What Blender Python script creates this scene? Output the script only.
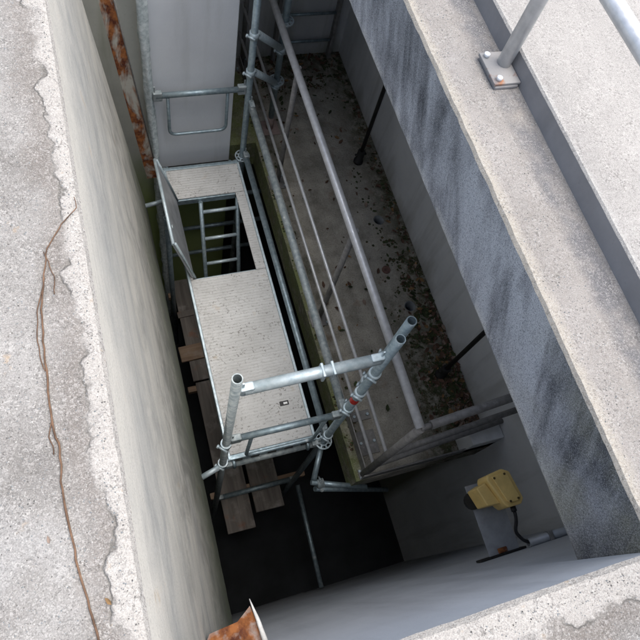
import bpy, bmesh, math, random
from mathutils import Vector, Matrix, noise as mnoise
random.seed(7)
for o in list(bpy.data.objects): bpy.data.objects.remove(o)
S = bpy.context.scene
C = S.collection
# ------------------------------------------------------------------ camera
cam = bpy.data.cameras.new('camera'); co = bpy.data.objects.new('camera', cam); C.objects.link(co)
RT = [[0.9464, -0.1797, 0.2697], [-0.2727, -0.8931, 0.3582], [0.1765, -0.4123, -0.8938]]   # rows: world X, Y, Z in (right, down, forward)
M = Matrix(((RT[0][0], -RT[0][1], -RT[0][2], 0), (RT[1][0], -RT[1][1], -RT[1][2], 0),
            (RT[2][0], -RT[2][1], -RT[2][2], 1.4), (0, 0, 0, 1)))
q = M.to_quaternion(); co.rotation_mode = 'QUATERNION'; co.rotation_quaternion = q; co.location = (0, 0, 1.4)
cam.sensor_width = 36; cam.lens = 618 / 640 * 36; cam.clip_start = 0.02; cam.clip_end = 500
S.camera = co
# ------------------------------------------------------------------ light
EL, AZ = math.radians(74), math.radians(98)       # sun height; direction it stands in, clockwise from +Y
W = bpy.data.worlds.new('World'); S.world = W; W.use_nodes = True
wn = W.node_tree; bg = wn.nodes['Background']
sky = wn.nodes.new('ShaderNodeTexSky'); sky.sky_type = 'NISHITA'; sky.sun_disc = False
sky.sun_elevation = EL; sky.sun_rotation = AZ; sky.dust_density = 4.0; sky.air_density = 1.0; sky.ozone_density = 1.0
hs = wn.nodes.new('ShaderNodeHueSaturation'); hs.inputs['Saturation'].default_value = 0.9
wn.links.new(sky.outputs[0], hs.inputs['Color']); wn.links.new(hs.outputs[0], bg.inputs[0])
bg.inputs[1].default_value = 0.085
sl = bpy.data.lights.new('sun', 'SUN'); so = bpy.data.objects.new('sun', sl); C.objects.link(so)
sl.energy = 1.5; sl.angle = math.radians(66); sl.color = (1, 0.975, 0.935)
sd = Vector((math.sin(AZ) * math.cos(EL), math.cos(AZ) * math.cos(EL), math.sin(EL)))
so.rotation_euler = sd.to_track_quat('Z', 'Y').to_euler(); so.location = (0, 0, 8)
S.view_settings.view_transform = 'Standard'; S.view_settings.look = 'None'
S.view_settings.gamma = 1; S.view_settings.use_curve_mapping = False
S.view_settings.exposure = 1.68
S.render.engine = 'CYCLES'
S.cycles.max_bounces = 5; S.cycles.diffuse_bounces = 4

# ------------------------------------------------------------------ materials
class NT:
    def __init__(s, name):
        s.m = bpy.data.materials.new(name); s.m.use_nodes = True; s.t = s.m.node_tree
        s.b = s.t.nodes['Principled BSDF']
        s.geo = s.t.nodes.new('ShaderNodeNewGeometry'); s.pos = s.geo.outputs['Position']
        x = s.n('ShaderNodeSeparateXYZ', s.pos); s.x, s.y, s.z = x.outputs
    def n(s, t, *ins, **kw):
        nd = s.t.nodes.new(t)
        for k, v in kw.items():
            if hasattr(nd, k) and k not in nd.inputs: setattr(nd, k, v)
            else: s.put(nd.inputs[k], v)
        for i, v in enumerate(ins):
            if v is not None: s.put(nd.inputs[i], v)
        return nd
    def put(s, sock, v):
        if isinstance(v, bpy.types.NodeSocket): s.t.links.new(v, sock)
        else:
            if sock.type == 'RGBA' and isinstance(v, (tuple, list)) and len(v) == 3: v = (*v, 1)
            sock.default_value = v
    def vec(s, sx, sy, sz, src=None):
        return s.n('ShaderNodeVectorMath', src or s.pos, (sx, sy, sz), operation='MULTIPLY').outputs[0]
    def noise(s, scale, detail=4, rough=.55, vec=None, dist=0):
        nd = s.n('ShaderNodeTexNoise', Scale=scale, Detail=min(detail, 4), Roughness=rough, Distortion=dist)
        s.t.links.new(vec or s.pos, nd.inputs['Vector']); return nd.outputs['Fac']
    def vor(s, scale, vec=None, out='Color', feature='F1'):
        nd = s.n('ShaderNodeTexVoronoi', Scale=scale, feature=feature)
        s.t.links.new(vec or s.pos, nd.inputs['Vector']); return nd.outputs[out]
    def ramp(s, f, a, b, lo=0., hi=1.):
        return s.n('ShaderNodeMapRange', f, a, b, lo, hi).outputs[0]
    def math(s, op, a, b=0.):
        return s.n('ShaderNodeMath', a, b, operation=op).outputs[0]
    def mix(s, f, a, b, mode='MIX'):
        nd = s.t.nodes.new('ShaderNodeMix'); nd.data_type = 'RGBA'; nd.blend_type = mode
        s.put(nd.inputs[0], f); s.put(nd.inputs[6], a); s.put(nd.inputs[7], b); return nd.outputs[2]
    def bump(s, h, strength=.5, dist=.004, normal=None):
        nd = s.n('ShaderNodeBump', Strength=strength, Distance=dist, Height=h)
        if normal: s.t.links.new(normal, nd.inputs['Normal'])
        return nd.outputs[0]
    def done(s, col, rough=.9, metal=0., normal=None, spec=.3):
        s.put(s.b.inputs['Base Color'], col); s.put(s.b.inputs['Roughness'], rough)
        s.put(s.b.inputs['Metallic'], metal); s.b.inputs['Specular IOR Level'].default_value = spec
        if normal: s.t.links.new(normal, s.b.inputs['Normal'])
        return s.m

def grains(k, col, scale=170, amt=.8, dark=(.075, .07, .066), light=(.54, .525, .50)):
    """exposed aggregate: pale and dark grains with gaps between them"""
    wob = k.n('ShaderNodeTexNoise', Scale=scale * .9, Detail=2.)
    k.t.links.new(k.pos, wob.inputs['Vector'])
    v = k.n('ShaderNodeVectorMath', k.n('ShaderNodeVectorMath', wob.outputs['Color'], (.011, .011, .011), operation='MULTIPLY').outputs[0], k.pos, operation='ADD').outputs[0]
    c = k.n('ShaderNodeSeparateColor', k.vor(scale, v)).outputs
    f = k.noise(scale * 1.3, 3, .7)
    patch = k.ramp(k.noise(13, 4), .35, .65, .3, 1)
    col = k.mix(k.math('MULTIPLY', k.math('MULTIPLY', k.ramp(c[0], .60, .85), patch), amt * .5), col, light)
    col = k.mix(k.math('MULTIPLY', k.math('MULTIPLY', k.ramp(c[1], .72, .92), patch), amt * .7), col, dark)
    col = k.mix(k.math('MULTIPLY', k.ramp(f, .50, .68), amt * .75), col, k.mix(.65, col, dark))
    col = k.mix(k.math('MULTIPLY', k.ramp(f, .46, .36), amt * .4), col, light)
    h = k.math('ADD', k.math('MULTIPLY', c[0], .5), k.math('MULTIPLY', f, 1.3))
    return col, h

def mat_coping(name, axis):
    k = NT(name)
    base = k.mix(k.ramp(k.noise(4, 6), .3, .7), (.165, .156, .145), (.325, .316, .30))
    e = k.math('ADD', k.x if axis == 'X' else k.math('MULTIPLY', k.y, 1), k.math('MULTIPLY', k.math('SUBTRACT', k.noise(7, 6, .6), .5), .16))
    edge = -.148 if axis == 'X' else -.255
    rim = k.ramp(e, edge - .012, edge + .012)
    soil = k.math('MULTIPLY', k.ramp(e, edge - .085, edge - .03), k.math('SUBTRACT', 1., rim))
    base = k.mix(k.math('MULTIPLY', soil, .55), base, (.165, .143, .125))
    base = k.mix(k.math('MULTIPLY', rim, .75), base, (.42, .40, .37))
    pl = k.ramp(k.noise(2.1, 5, .6), .55, .68)
    base = k.mix(k.math('MULTIPLY', k.math('MULTIPLY', pl, k.math('SUBTRACT', 1., rim)), .5), base, (.33, .333, .33))
    col, h = grains(k, base, 230, .8)
    # dark pinholes and ochre lichen dots
    ph = k.ramp(k.vor(48, out='Distance'), .05, .16, 1, 0)
    ph = k.math('MULTIPLY', ph, k.ramp(k.noise(11, 2), .5, .6))
    col = k.mix(k.math('MULTIPLY', ph, .7), col, (.10, .095, .085))
    oc = k.ramp(k.noise(14, 4, .6), .66, .74)
    col = k.mix(k.math('MULTIPLY', oc, .4), col, (.42, .27, .12))
    big = k.noise(16, 8, .65)
    crack = k.math('MULTIPLY', k.ramp(k.math('ABSOLUTE', k.math('SUBTRACT', e, edge - .004)), 0, .006, 1, 0), k.ramp(k.noise(5, 2), .42, .55))
    col = k.mix(k.math('MULTIPLY', crack, .75), col, (.09, .085, .075))
    hh = k.math('ADD', k.math('ADD', h, k.math('MULTIPLY', big, 3)), k.math('ADD', k.math('MULTIPLY', rim, .8), k.math('MULTIPLY', crack, -2)))
    return k.done(col, .93, 0, k.bump(hh, .75, .0035))

def mat_left_face():
    k = NT('board_marked_concrete')
    # board lines run along the wall and sink a little towards the viewer
    zz = k.math('ADD', k.z, k.math('MULTIPLY', k.y, -.10))
    v = k.n('ShaderNodeCombineXYZ', k.math('MULTIPLY', k.y, .7), k.math('MULTIPLY', zz, 4.5), 0.).outputs[0]
    v2 = k.n('ShaderNodeCombineXYZ', k.math('MULTIPLY', k.y, 1.6), k.math('MULTIPLY', zz, 15), 7.).outputs[0]
    st = k.noise(1, 4, .62, v, 1.2)
    st2 = k.noise(1, 4, .65, v2, 1.0)
    cl = k.noise(1, 4, .68, k.vec(3, 2.6, 4.2), .6)
    col = k.mix(k.ramp(st, .30, .66), (.33, .335, .32), (.47, .46, .42))
    col = k.mix(k.math('MULTIPLY', k.ramp(st2, .52, .72), .4), col, (.45, .435, .38))
    col = k.mix(k.math('MULTIPLY', k.ramp(st2, .46, .28), .3), col, (.18, .19, .18))
    col = k.mix(k.math('MULTIPLY', k.ramp(cl, .50, .68), .6), col, (.25, .258, .255))
    col = k.mix(k.math('MULTIPLY', k.ramp(cl, .46, .30), .55), col, (.47, .455, .415))
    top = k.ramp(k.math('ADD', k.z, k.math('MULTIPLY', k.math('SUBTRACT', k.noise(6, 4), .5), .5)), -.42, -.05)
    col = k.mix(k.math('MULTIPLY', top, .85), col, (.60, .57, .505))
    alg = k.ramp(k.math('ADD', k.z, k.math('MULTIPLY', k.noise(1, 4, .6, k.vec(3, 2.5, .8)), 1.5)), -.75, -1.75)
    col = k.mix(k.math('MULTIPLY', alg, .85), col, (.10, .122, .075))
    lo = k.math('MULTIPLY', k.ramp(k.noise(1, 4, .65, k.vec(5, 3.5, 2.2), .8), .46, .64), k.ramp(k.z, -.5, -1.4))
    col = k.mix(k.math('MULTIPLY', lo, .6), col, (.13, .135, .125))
    scr = k.math('MULTIPLY', k.ramp(k.math('ABSOLUTE', k.math('SUBTRACT', k.noise(5, 3, .5), .5)), 0, .012, 1, 0), k.ramp(k.noise(2, 2), .5, .6))
    col = k.mix(k.math('MULTIPLY', scr, .35), col, (.5, .49, .46))
    oc = k.ramp(k.noise(6, 4, .6), .66, .76)
    col = k.mix(k.math('MULTIPLY', oc, .45), col, (.40, .28, .15))
    fn = k.noise(170, 3, .7)
    col = k.mix(k.math('MULTIPLY', k.ramp(fn, .52, .7), .35), col, (.15, .15, .14))
    h = k.math('ADD', k.math('MULTIPLY', st2, 1.5), k.math('ADD', fn, k.math('MULTIPLY', cl, 2)))
    return k.done(col, .88, 0, k.bump(h, .55, .003))

def mat_dark_edge():
    k = NT('algae_blackened_concrete')
    # water streaks run down and a little along the face
    v = k.n('ShaderNodeCombineXYZ', k.math('MULTIPLY', k.math('ADD', k.y, k.math('MULTIPLY', k.z, -.55)), 3.2), k.math('MULTIPLY', k.z, 1.1), 0.).outputs[0]
    st = k.noise(1, 4, .6, v, .6)
    v2 = k.n('ShaderNodeCombineXYZ', k.math('MULTIPLY', k.math('ADD', k.y, k.math('MULTIPLY', k.z, -.6)), 11.), k.math('MULTIPLY', k.z, 3.2), 0.).outputs[0]
    st2 = k.noise(1, 4, .65, v2, .8)
    big = k.noise(2.1, 3, .55)
    f = k.math('ADD', k.math('ADD', k.math('MULTIPLY', st, .45), k.math('MULTIPLY', st2, .22)), k.math('MULTIPLY', big, .33))
    col = k.mix(k.ramp(f, .42, .57), (.075, .079, .086), (.44, .455, .475))
    col = k.mix(k.math('MULTIPLY', k.ramp(k.z, -.30, -.345), k.ramp(st2, .45, .55, .1, .9)), col, (.55, .54, .51))
    gr = k.math('MULTIPLY', k.ramp(k.noise(4, 4), .42, .62), k.ramp(k.y, .55, -.02))
    col = k.mix(k.math('MULTIPLY', gr, .6), col, (.24, .235, .165))
    ft = k.math('MULTIPLY', k.ramp(k.y, -.02, -.16), k.ramp(st2, .3, .6))
    col = k.mix(k.math('MULTIPLY', ft, .8), col, (.05, .052, .058))
    fn = k.noise(300, 3, .75); fm = k.noise(150, 3, .7)
    col = k.mix(k.math('MULTIPLY', k.ramp(fn, .50, .64), .72), col, k.mix(.75, col, (.03, .032, .036)))
    col = k.mix(k.math('MULTIPLY', k.ramp(fn, .47, .36), .6), col, k.mix(.5, col, (.7, .71, .72)))
    col = k.mix(k.math('MULTIPLY', k.ramp(fm, .55, .68), .45), col, k.mix(.7, col, (.03, .032, .036)))
    h = k.math('ADD', fn, k.math('ADD', fm, k.math('MULTIPLY', k.noise(25, 4), 2)))
    return k.done(col, .92, 0, k.bump(h, .7, .003))

def mat_strip():
    k = NT('walkway_concrete')
    base = k.mix(k.ramp(k.noise(5, 6), .3, .7), (.265, .245, .222), (.345, .322, .297))
    e = k.math('ADD', k.x, k.math('MULTIPLY', k.math('SUBTRACT', k.noise(14, 5, .6), .5), .04))
    base = k.mix(k.math('MULTIPLY', k.ramp(e, 1.10, 1.072), .85), base, (.42, .385, .325))
    damp = k.math('MULTIPLY', k.math('MULTIPLY', k.ramp(e, 1.20, 1.24), k.ramp(e, 1.315, 1.29)), k.ramp(k.noise(5, 4, .6), .30, .52))
    base = k.mix(k.math('MULTIPLY', damp, .8), base, (.10, .104, .118))
    up = k.ramp(k.x, 1.318, 1.322)
    base = k.mix(k.math('MULTIPLY', up, .8), base, k.mix(k.ramp(k.noise(3, 5), .3, .7), (.31, .302, .288), (.39, .38, .363)))
    base = k.mix(k.math('MULTIPLY', k.math('MULTIPLY', up, k.ramp(e, 1.345, 1.325)), .7), base, (.44, .43, .41))
    col, h = grains(k, base, 240, .75)
    sp = k.math('MULTIPLY', k.ramp(k.noise(18, 6, .65), .60, .7), .35)
    col = k.mix(sp, col, (.22, .21, .2))
    hh = k.math('ADD', h, k.math('MULTIPLY', k.noise(20, 6), 2.5))
    return k.done(col, .93, 0, k.bump(hh, .7, .003))

def mat_smooth(name, a, b, stain=(.2, .2, .2), stamt=.4, moss=None, sc=2.5, rough=.8, grit=.3, ymin=None):
    k = NT(name)
    col = k.mix(k.ramp(k.noise(sc, 7, .6), .3, .7), a, b)
    run = k.noise(1, 6, .62, k.vec(7, 7, .7))
    col = k.mix(k.math('MULTIPLY', k.ramp(run, .52, .72), stamt), col, stain)
    sp = k.ramp(k.noise(60, 3, .6), .64, .74)
    col = k.mix(k.math('MULTIPLY', sp, grit), col, stain)
    if moss:
        z0, z1, mc = moss
        g = k.ramp(k.math('ADD', k.z, k.math('MULTIPLY', k.noise(1, 6, .6, k.vec(4, 4, 1.2)), 1.1)), z0, z1)
        if ymin is not None: g = k.math('MULTIPLY', g, k.ramp(k.y, ymin, ymin + .1))
        col = k.mix(k.math('MULTIPLY', g, .85), col, mc)
    h = k.math('ADD', k.noise(35, 5), k.math('MULTIPLY', k.noise(220, 3), .6))
    return k.done(col, rough, 0, k.bump(h, .35, .003))

def mat_slab():
    k = NT('mossy_slab_concrete')
    col = k.mix(k.ramp(k.noise(5, 4, .65), .32, .66), (.22, .21, .175), (.46, .43, .37))
    ed = k.ramp(k.math('ADD', k.x, k.math('MULTIPLY', k.noise(5, 6), .5)), 2.2, 2.42)
    fa = k.ramp(k.math('ADD', k.y, k.math('MULTIPLY', k.noise(4, 6), .9)), 4.3, 4.75)
    le = k.ramp(k.math('ADD', k.x, k.math('MULTIPLY', k.noise(5, 6), .28)), 1.52, 1.36)
    ne = k.math('MULTIPLY', k.ramp(k.y, 2.1, 1.2), k.ramp(k.math('ADD', k.x, k.math('MULTIPLY', k.noise(5, 6), .4)), 1.85, 2.05))
    m = k.math('MAXIMUM', k.math('MAXIMUM', ed, fa), k.math('MAXIMUM', k.math('MULTIPLY', le, .8), ne))
    gm = k.math('MULTIPLY', k.ramp(k.math('ADD', k.x, k.math('MULTIPLY', k.noise(8, 4), .12)), 1.34, 1.25), k.ramp(k.noise(6, 4), .35, .55, .2, 1))
    moss = k.mix(k.ramp(k.noise(22, 5), .35, .65), (.05, .06, .026), (.105, .088, .055))
    col = k.mix(k.math('MULTIPLY', m, k.ramp(k.noise(18, 6, .65), .36, .56, .25, 1)), col, moss)
    col = k.mix(k.math('MULTIPLY', gm, .85), col, (.16, .19, .07))
    sp = k.noise(95, 4, .7)
    col = k.mix(k.math('MULTIPLY', k.ramp(sp, .54, .68), .6), col, (.07, .062, .05))
    col = k.mix(k.math('MULTIPLY', k.ramp(sp, .44, .34), .35), col, (.52, .495, .45))
    st = k.math('MULTIPLY', k.ramp(k.noise(7, 4), .62, .72), .35)
    col = k.mix(st, col, (.20, .105, .06))
    h = k.math('ADD', k.math('MULTIPLY', k.noise(30, 6), 2), k.math('ADD', sp, k.math('MULTIPLY', m, 1.5)))
    return k.done(col, .95, 0, k.bump(h, .8, .005))

def mat_galv(name, a=(.42, .46, .48), b=(.62, .66, .68), spl=.35, rough=.48, metal=.65):
    k = NT(name)
    col = k.mix(k.ramp(k.noise(30, 5, .6), .35, .65), a, b)
    d = k.ramp(k.noise(45, 5, .65), .58, .70)
    col = k.mix(k.math('MULTIPLY', d, spl), col, (.20, .215, .215))
    w = k.ramp(k.noise(22, 5, .65), .62, .70)
    col = k.mix(k.math('MULTIPLY', w, spl), col, (.72, .72, .70))
    r = k.ramp(k.noise(40, 3), .3, .7, rough - .1, rough + .15)
    mt = k.math('MULTIPLY', k.math('SUBTRACT', 1., k.math('MULTIPLY', k.math('MAXIMUM', d, w), .8)), metal)
    return k.done(col, r, mt, k.bump(k.noise(150, 4), .25, .0015), .5)

def mat_deck():
    k = NT('ribbed_deck_sheet')
    wv = k.n('ShaderNodeTexWave', wave_type='BANDS', bands_direction='Y', Scale=14., Distortion=1.2, Detail=3.)
    wv.inputs['Detail Scale'].default_value = 3.
    k.t.links.new(k.pos, wv.inputs['Vector']); w = wv.outputs['Fac']
    bl = k.noise(1, 3, .6, k.vec(26, 55, 1))
    col = k.mix(k.ramp(k.noise(4, 4), .3, .7), (.44, .442, .43), (.56, .565, .555))
    col = k.mix(k.math('MULTIPLY', k.ramp(k.math('MULTIPLY', w, k.ramp(bl, .35, .65)), .3, .8), .5), col, (.36, .355, .335))
    fn = k.noise(140, 3, .7)
    col = k.mix(k.math('MULTIPLY', k.ramp(fn, .54, .70), .45), col, (.28, .275, .26))
    dens = k.ramp(k.noise(2.6, 4), .38, .60, .15, 1)
    sp = k.math('MULTIPLY', k.ramp(k.noise(62, 2, .5), .61, .67), dens)
    col = k.mix(k.math('MULTIPLY', sp, .75), col, (.13, .12, .105))
    dl = k.math('MULTIPLY', k.ramp(k.math('ADD', k.x, k.math('MULTIPLY', k.noise(5, 4), .3)), .66, .50), k.ramp(k.noise(48, 3, .6), .5, .62))
    col = k.mix(k.math('MULTIPLY', dl, .55), col, (.24, .225, .20))
    br = k.ramp(k.noise(8, 4, .6), .64, .76)
    col = k.mix(k.math('MULTIPLY', br, .5), col, (.38, .28, .16))
    return k.done(col, .62, .1, k.bump(k.math('ADD', w, k.math('MULTIPLY', fn, .5)), .45, .003), .4)

def mat_wood(name, a, b, ax='Y'):
    k = NT(name)
    s = (18, 1.5, 18) if ax == 'Y' else (1.5, 18, 18)
    g = k.noise(1, 7, .62, k.vec(*s), .8)
    col = k.mix(k.ramp(g, .3, .7), a, b)
    col = k.mix(k.math('MULTIPLY', k.ramp(k.noise(5, 6, .6), .55, .7), .55), col, (.42, .40, .37))
    col = k.mix(k.math('MULTIPLY', k.ramp(k.noise(6, 5, .6, k.vec(1, 1, 1)), .40, .28), .5), col, (.27, .10, .045))
    return k.done(col, .85, 0, k.bump(k.math('ADD', g, k.noise(90, 3)), .5, .003))

def mat_rust(name, paint=(.42, .41, .36), amount=.45):
    k = NT(name)
    n = k.noise(1, 6, .62, k.vec(9, 9, 3.5), .4)
    r = k.mix(k.ramp(k.noise(26, 5, .6), .35, .65), (.085, .025, .014), (.33, .125, .04))
    col = k.mix(k.ramp(n, amount - .06, amount + .06), paint, r)
    return k.done(col, .82, .1, k.bump(k.math('ADD', k.noise(70, 5), k.math('MULTIPLY', n, 2)), .6, .003))

def mat_plain(name, col, rough=.6, metal=0., var=.25, sc=20, bump=.2):
    k = NT(name)
    n = k.noise(sc, 5, .6)
    dk = tuple(c * (1 - var) for c in col); lt = tuple(min(1, c * (1 + var)) for c in col)
    return k.done(k.mix(k.ramp(n, .3, .7), dk, lt), rough, metal, k.bump(k.noise(sc * 6, 3), bump, .002), .4)

MT = dict(
    coping=mat_coping('weathered_coping_concrete', 'X'), coping2=mat_coping('weathered_coping_concrete_b', 'Y'),
    leftface=mat_left_face(), dark=mat_dark_edge(), strip=mat_strip(),
    near=mat_smooth('painted_grey_concrete', (.40, .42, .45), (.50, .52, .55), (.27, .28, .30), .35, None, 1.8, .7, .15),
    right=mat_smooth('shaft_wall_concrete', (.56, .575, .585), (.67, .68, .685), (.36, .365, .355), .5, (-2.1, -2.6, (.15, .145, .095)), 2.2, ymin=.46),
    gatewall=mat_smooth('green_stained_concrete', (.42, .43, .39), (.52, .53, .48), (.25, .26, .17), .5, (-2.2, -2.9, (.22, .29, .07)), 3),
    far=mat_smooth('far_wall_concrete', (.46, .47, .48), (.56, .57, .57), (.26, .27, .23), .5, (-2.15, -2.5, (.14, .15, .07)), 2.5),
    soffit=mat_smooth('slab_soffit_concrete', (.26, .26, .25), (.36, .36, .35), (.12, .12, .11), .5),
    riser=mat_smooth('trowelled_riser_concrete', (.21, .205, .205), (.26, .255, .255), (.14, .14, .14), .3, None, 6, .8, .2),
    slab=mat_slab(), floor=mat_plain('dark_pit_floor', (.014, .016, .018), .9, 0, .4, 3),  # floor: one near-black base colour for the pit bottom
    ground=mat_plain('gravel_ground', (.24, .23, .20), .95, 0, .4, 8),
    gate=mat_smooth('grey_gate_sheet', (.62, .65, .685), (.70, .73, .76), (.42, .44, .43), .3, (-2.75, -3.05, (.22, .24, .14)), 2, .55, .15),
    galv=mat_galv('galvanised_steel', (.21, .28, .315), (.34, .42, .455)), galv2=mat_galv('bright_galvanised_steel', (.38, .47, .51), (.52, .60, .635), .25, .48, .45),
    dirty=mat_galv('plaster_caked_steel', (.20, .245, .26), (.37, .41, .415), .6, .6, .35),
    rail=mat_galv('brushed_rail_steel', (.54, .555, .57), (.66, .675, .69), .10, .38, .4),
    post=mat_galv('dull_post_steel', (.17, .165, .16), (.25, .245, .235), .12, .6, .2),
    film=mat_galv('crumpled_film', (.38, .46, .48), (.70, .77, .78), .5, .45, .2),
    deck=mat_deck(), wood=mat_wood('grey_board', (.125, .112, .10), (.245, .222, .198)),
    wood2=mat_wood('brown_board', (.23, .155, .105), (.35, .255, .18), 'X'),
    rust=mat_rust('rusted_guide_steel'), rust2=mat_rust('rusted_bracket_steel', (.36, .31, .28), .45),
    black=mat_plain('black_steel', (.022, .022, .021), .6, .3, .3), hole=mat_plain('grey_sleeve', (.20, .215, .22), .7),
    yellow=mat_plain('yellow_plastic', (.74, .53, .19), .45, 0, .12, 14, .12),
    ydark=mat_plain('dark_screw', (.09, .06, .02), .6), cable=mat_plain('black_cable', (.02, .02, .022), .5),
    plate=mat_plain('grey_sheet_bracket', (.36, .38, .40), .5, .35, .25, 9), red=mat_plain('red_tape', (.62, .035, .025), .5),
    whiteedge=mat_plain('flaked_white_paint', (.66, .66, .64), .7, 0, .2, 30), stem=mat_plain('dry_stem', (.115, .068, .042), .9, 0, .5, 40),
    leaf_a=mat_plain('brown_leaf', (.10, .055, .035), .8, 0, .5, 25), leaf_b=mat_plain('ochre_leaf', (.22, .13, .055), .8, 0, .4, 25),
    leaf_c=mat_plain('green_leaf', (.038, .052, .018), .8, 0, .5, 25), leaf_d=mat_plain('pale_dead_leaf', (.22, .165, .13), .85, 0, .4, 25),
    sticker=mat_plain('black_sticker', (.012, .012, .014), .4), plug=mat_plain('brick_red_plug', (.15, .085, .07), .9, 0, .5, 30),
    grit_a=mat_plain('pale_grain', (.40, .39, .37), .9, 0, .3, 60), grit_b=mat_plain('dark_grain', (.12, .115, .11), .9, 0, .4, 60),
    dullplate=mat_rust('dull_base_plate_steel', (.27, .265, .26), .63),
    pink=mat_plain('pinkish_primer_plate', (.34, .26, .235), .8, .1, .3, 12),
    white=mat_plain('white_print', (.75, .75, .75), .5, 0, .05),
)

# ------------------------------------------------------------------ mesh helpers
def finish(name, bm, mats, root=None, smooth=False, loc=None):
    """one bmesh -> one mesh object; vertices are in world space"""
    me = bpy.data.meshes.new(name)
    o = Vector(loc) if loc is not None else (Vector(root['base']) if root is not None else Vector((0, 0, 0)))
    if root is not None: o = Vector(root['base'])
    bmesh.ops.translate(bm, verts=bm.verts, vec=-o)
    bmesh.ops.recalc_face_normals(bm, faces=bm.faces)
    bm.to_mesh(me); bm.free()
    for m in (mats if isinstance(mats, (list, tuple)) else [mats]): me.materials.append(MT[m])
    ob = bpy.data.objects.new(name, me); C.objects.link(ob)
    if root is not None: ob.parent = root
    else: ob.location = o
    ob['base'] = [*o]
    return ob
def tag(o, label, cat, group=None):
    o['label'] = label; o['category'] = cat
    if group: o['group'] = group
    return o
def kind(o, k): o['kind'] = k; return o
def thing(name, base, label, cat, group=None):
    e = bpy.data.objects.new(name, None); C.objects.link(e); e.location = base; e['base'] = [*base]; e.empty_display_size = .1
    return tag(e, label, cat, group)
def part(name, bm, m, root, smooth=False):
    """part of an Empty-rooted thing"""
    return finish(name, bm, m, root, smooth)
def subpart(name, bm, m, parent, smooth=False):
    """sub-part: parent is a part whose own origin already sits at the thing's base"""
    b = Vector(parent['base']); bmesh.ops.translate(bm, verts=bm.verts, vec=-b)
    bmesh.ops.recalc_face_normals(bm, faces=bm.faces)
    me = bpy.data.meshes.new(name)
    bm.to_mesh(me); bm.free(); me.materials.append(MT[m])
    ob = bpy.data.objects.new(name, me); C.objects.link(ob); ob.parent = parent; ob['base'] = [*b]
    return ob
def B(): return bmesh.new()
def box(bm, lo, hi, bev=0., rot=None, mi=0):
    lo, hi = Vector(lo), Vector(hi); c = (lo + hi) / 2; s = hi - lo
    m = Matrix.Translation(c) @ (rot.to_4x4() if rot else Matrix()) @ Matrix.Diagonal((*s, 1))
    r = bmesh.ops.create_cube(bm, size=1, matrix=m); vs = r['verts']
    fs = {f for v in vs for f in v.link_faces}
    for f in fs: f.material_index = mi
    if bev:
        es = {e for v in vs for e in v.link_edges}
        bmesh.ops.bevel(bm, geom=list(es), offset=bev, segments=2, affect='EDGES', profile=.5)
    return bm
def tube(bm, pts, r, n=14, hollow=False, cap=True, jit=0., mi=0):
    """round bar or tube through the points"""
    pts = [Vector(p) for p in pts]; rings = []
    up = None
    for i, p in enumerate(pts):
        t = (pts[min(i + 1, len(pts) - 1)] - pts[max(i - 1, 0)]).normalized()
        if up is None:
            up = t.orthogonal().normalized()
        up = (up - t * up.dot(t)).normalized(); w = t.cross(up)
        rr = r[i] if isinstance(r, (list, tuple)) else r
        ring = []
        for k in range(n):
            a = 2 * math.pi * k / n
            j = 1 + (jit * mnoise.noise(p * 23 + Vector((math.cos(a), math.sin(a), 0)) * 1.3) if jit else 0)
            ring.append(bm.verts.new(p + (up * math.cos(a) + w * math.sin(a)) * rr * j))
        rings.append(ring)
    for a, b in zip(rings, rings[1:]):
        for k in range(n):
            f = bm.faces.new((a[k], a[(k + 1) % n], b[(k + 1) % n], b[k])); f.material_index = mi; f.smooth = True
    for ring, p, d in ((rings[0], pts[0], pts[1] - pts[0]), (rings[-1], pts[-1], pts[-2] - pts[-1])):
        if hollow:
            rr = r[0] if isinstance(r, (list, tuple)) else r
            inn = [bm.verts.new(p + (v.co - p) * .80) for v in ring]
            dep = [bm.verts.new(v.co + d.normalized() * min(.12, d.length * .45)) for v in inn]
            for k in range(n):
                k2 = (k + 1) % n
                bm.faces.new((ring[k], ring[k2], inn[k2], inn[k])); bm.faces.new((inn[k], inn[k2], dep[k2], dep[k]))
            bm.faces.new(dep)
        elif cap: bm.faces.new(ring)
    return bm
def arc(c, a, b, r, s0, s1, n=6):
    return [Vector(c) + Vector(a) * r * math.cos(s0 + (s1 - s0) * i / n) + Vector(b) * r * math.sin(s0 + (s1 - s0) * i / n) for i in range(n + 1)]
def bent(pts, r=.05, n=5):
    """round the corners of a polyline"""
    pts = [Vector(p) for p in pts]; out = [pts[0]]
    for a, p, b in zip(pts, pts[1:], pts[2:]):
        u = (a - p).normalized() * r; v = (b - p).normalized() * r
        for i in range(n + 1):
            t = i / n; out.append(p + u * (1 - t) ** 2 + v * t ** 2)
    return out + [pts[-1]]
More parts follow.
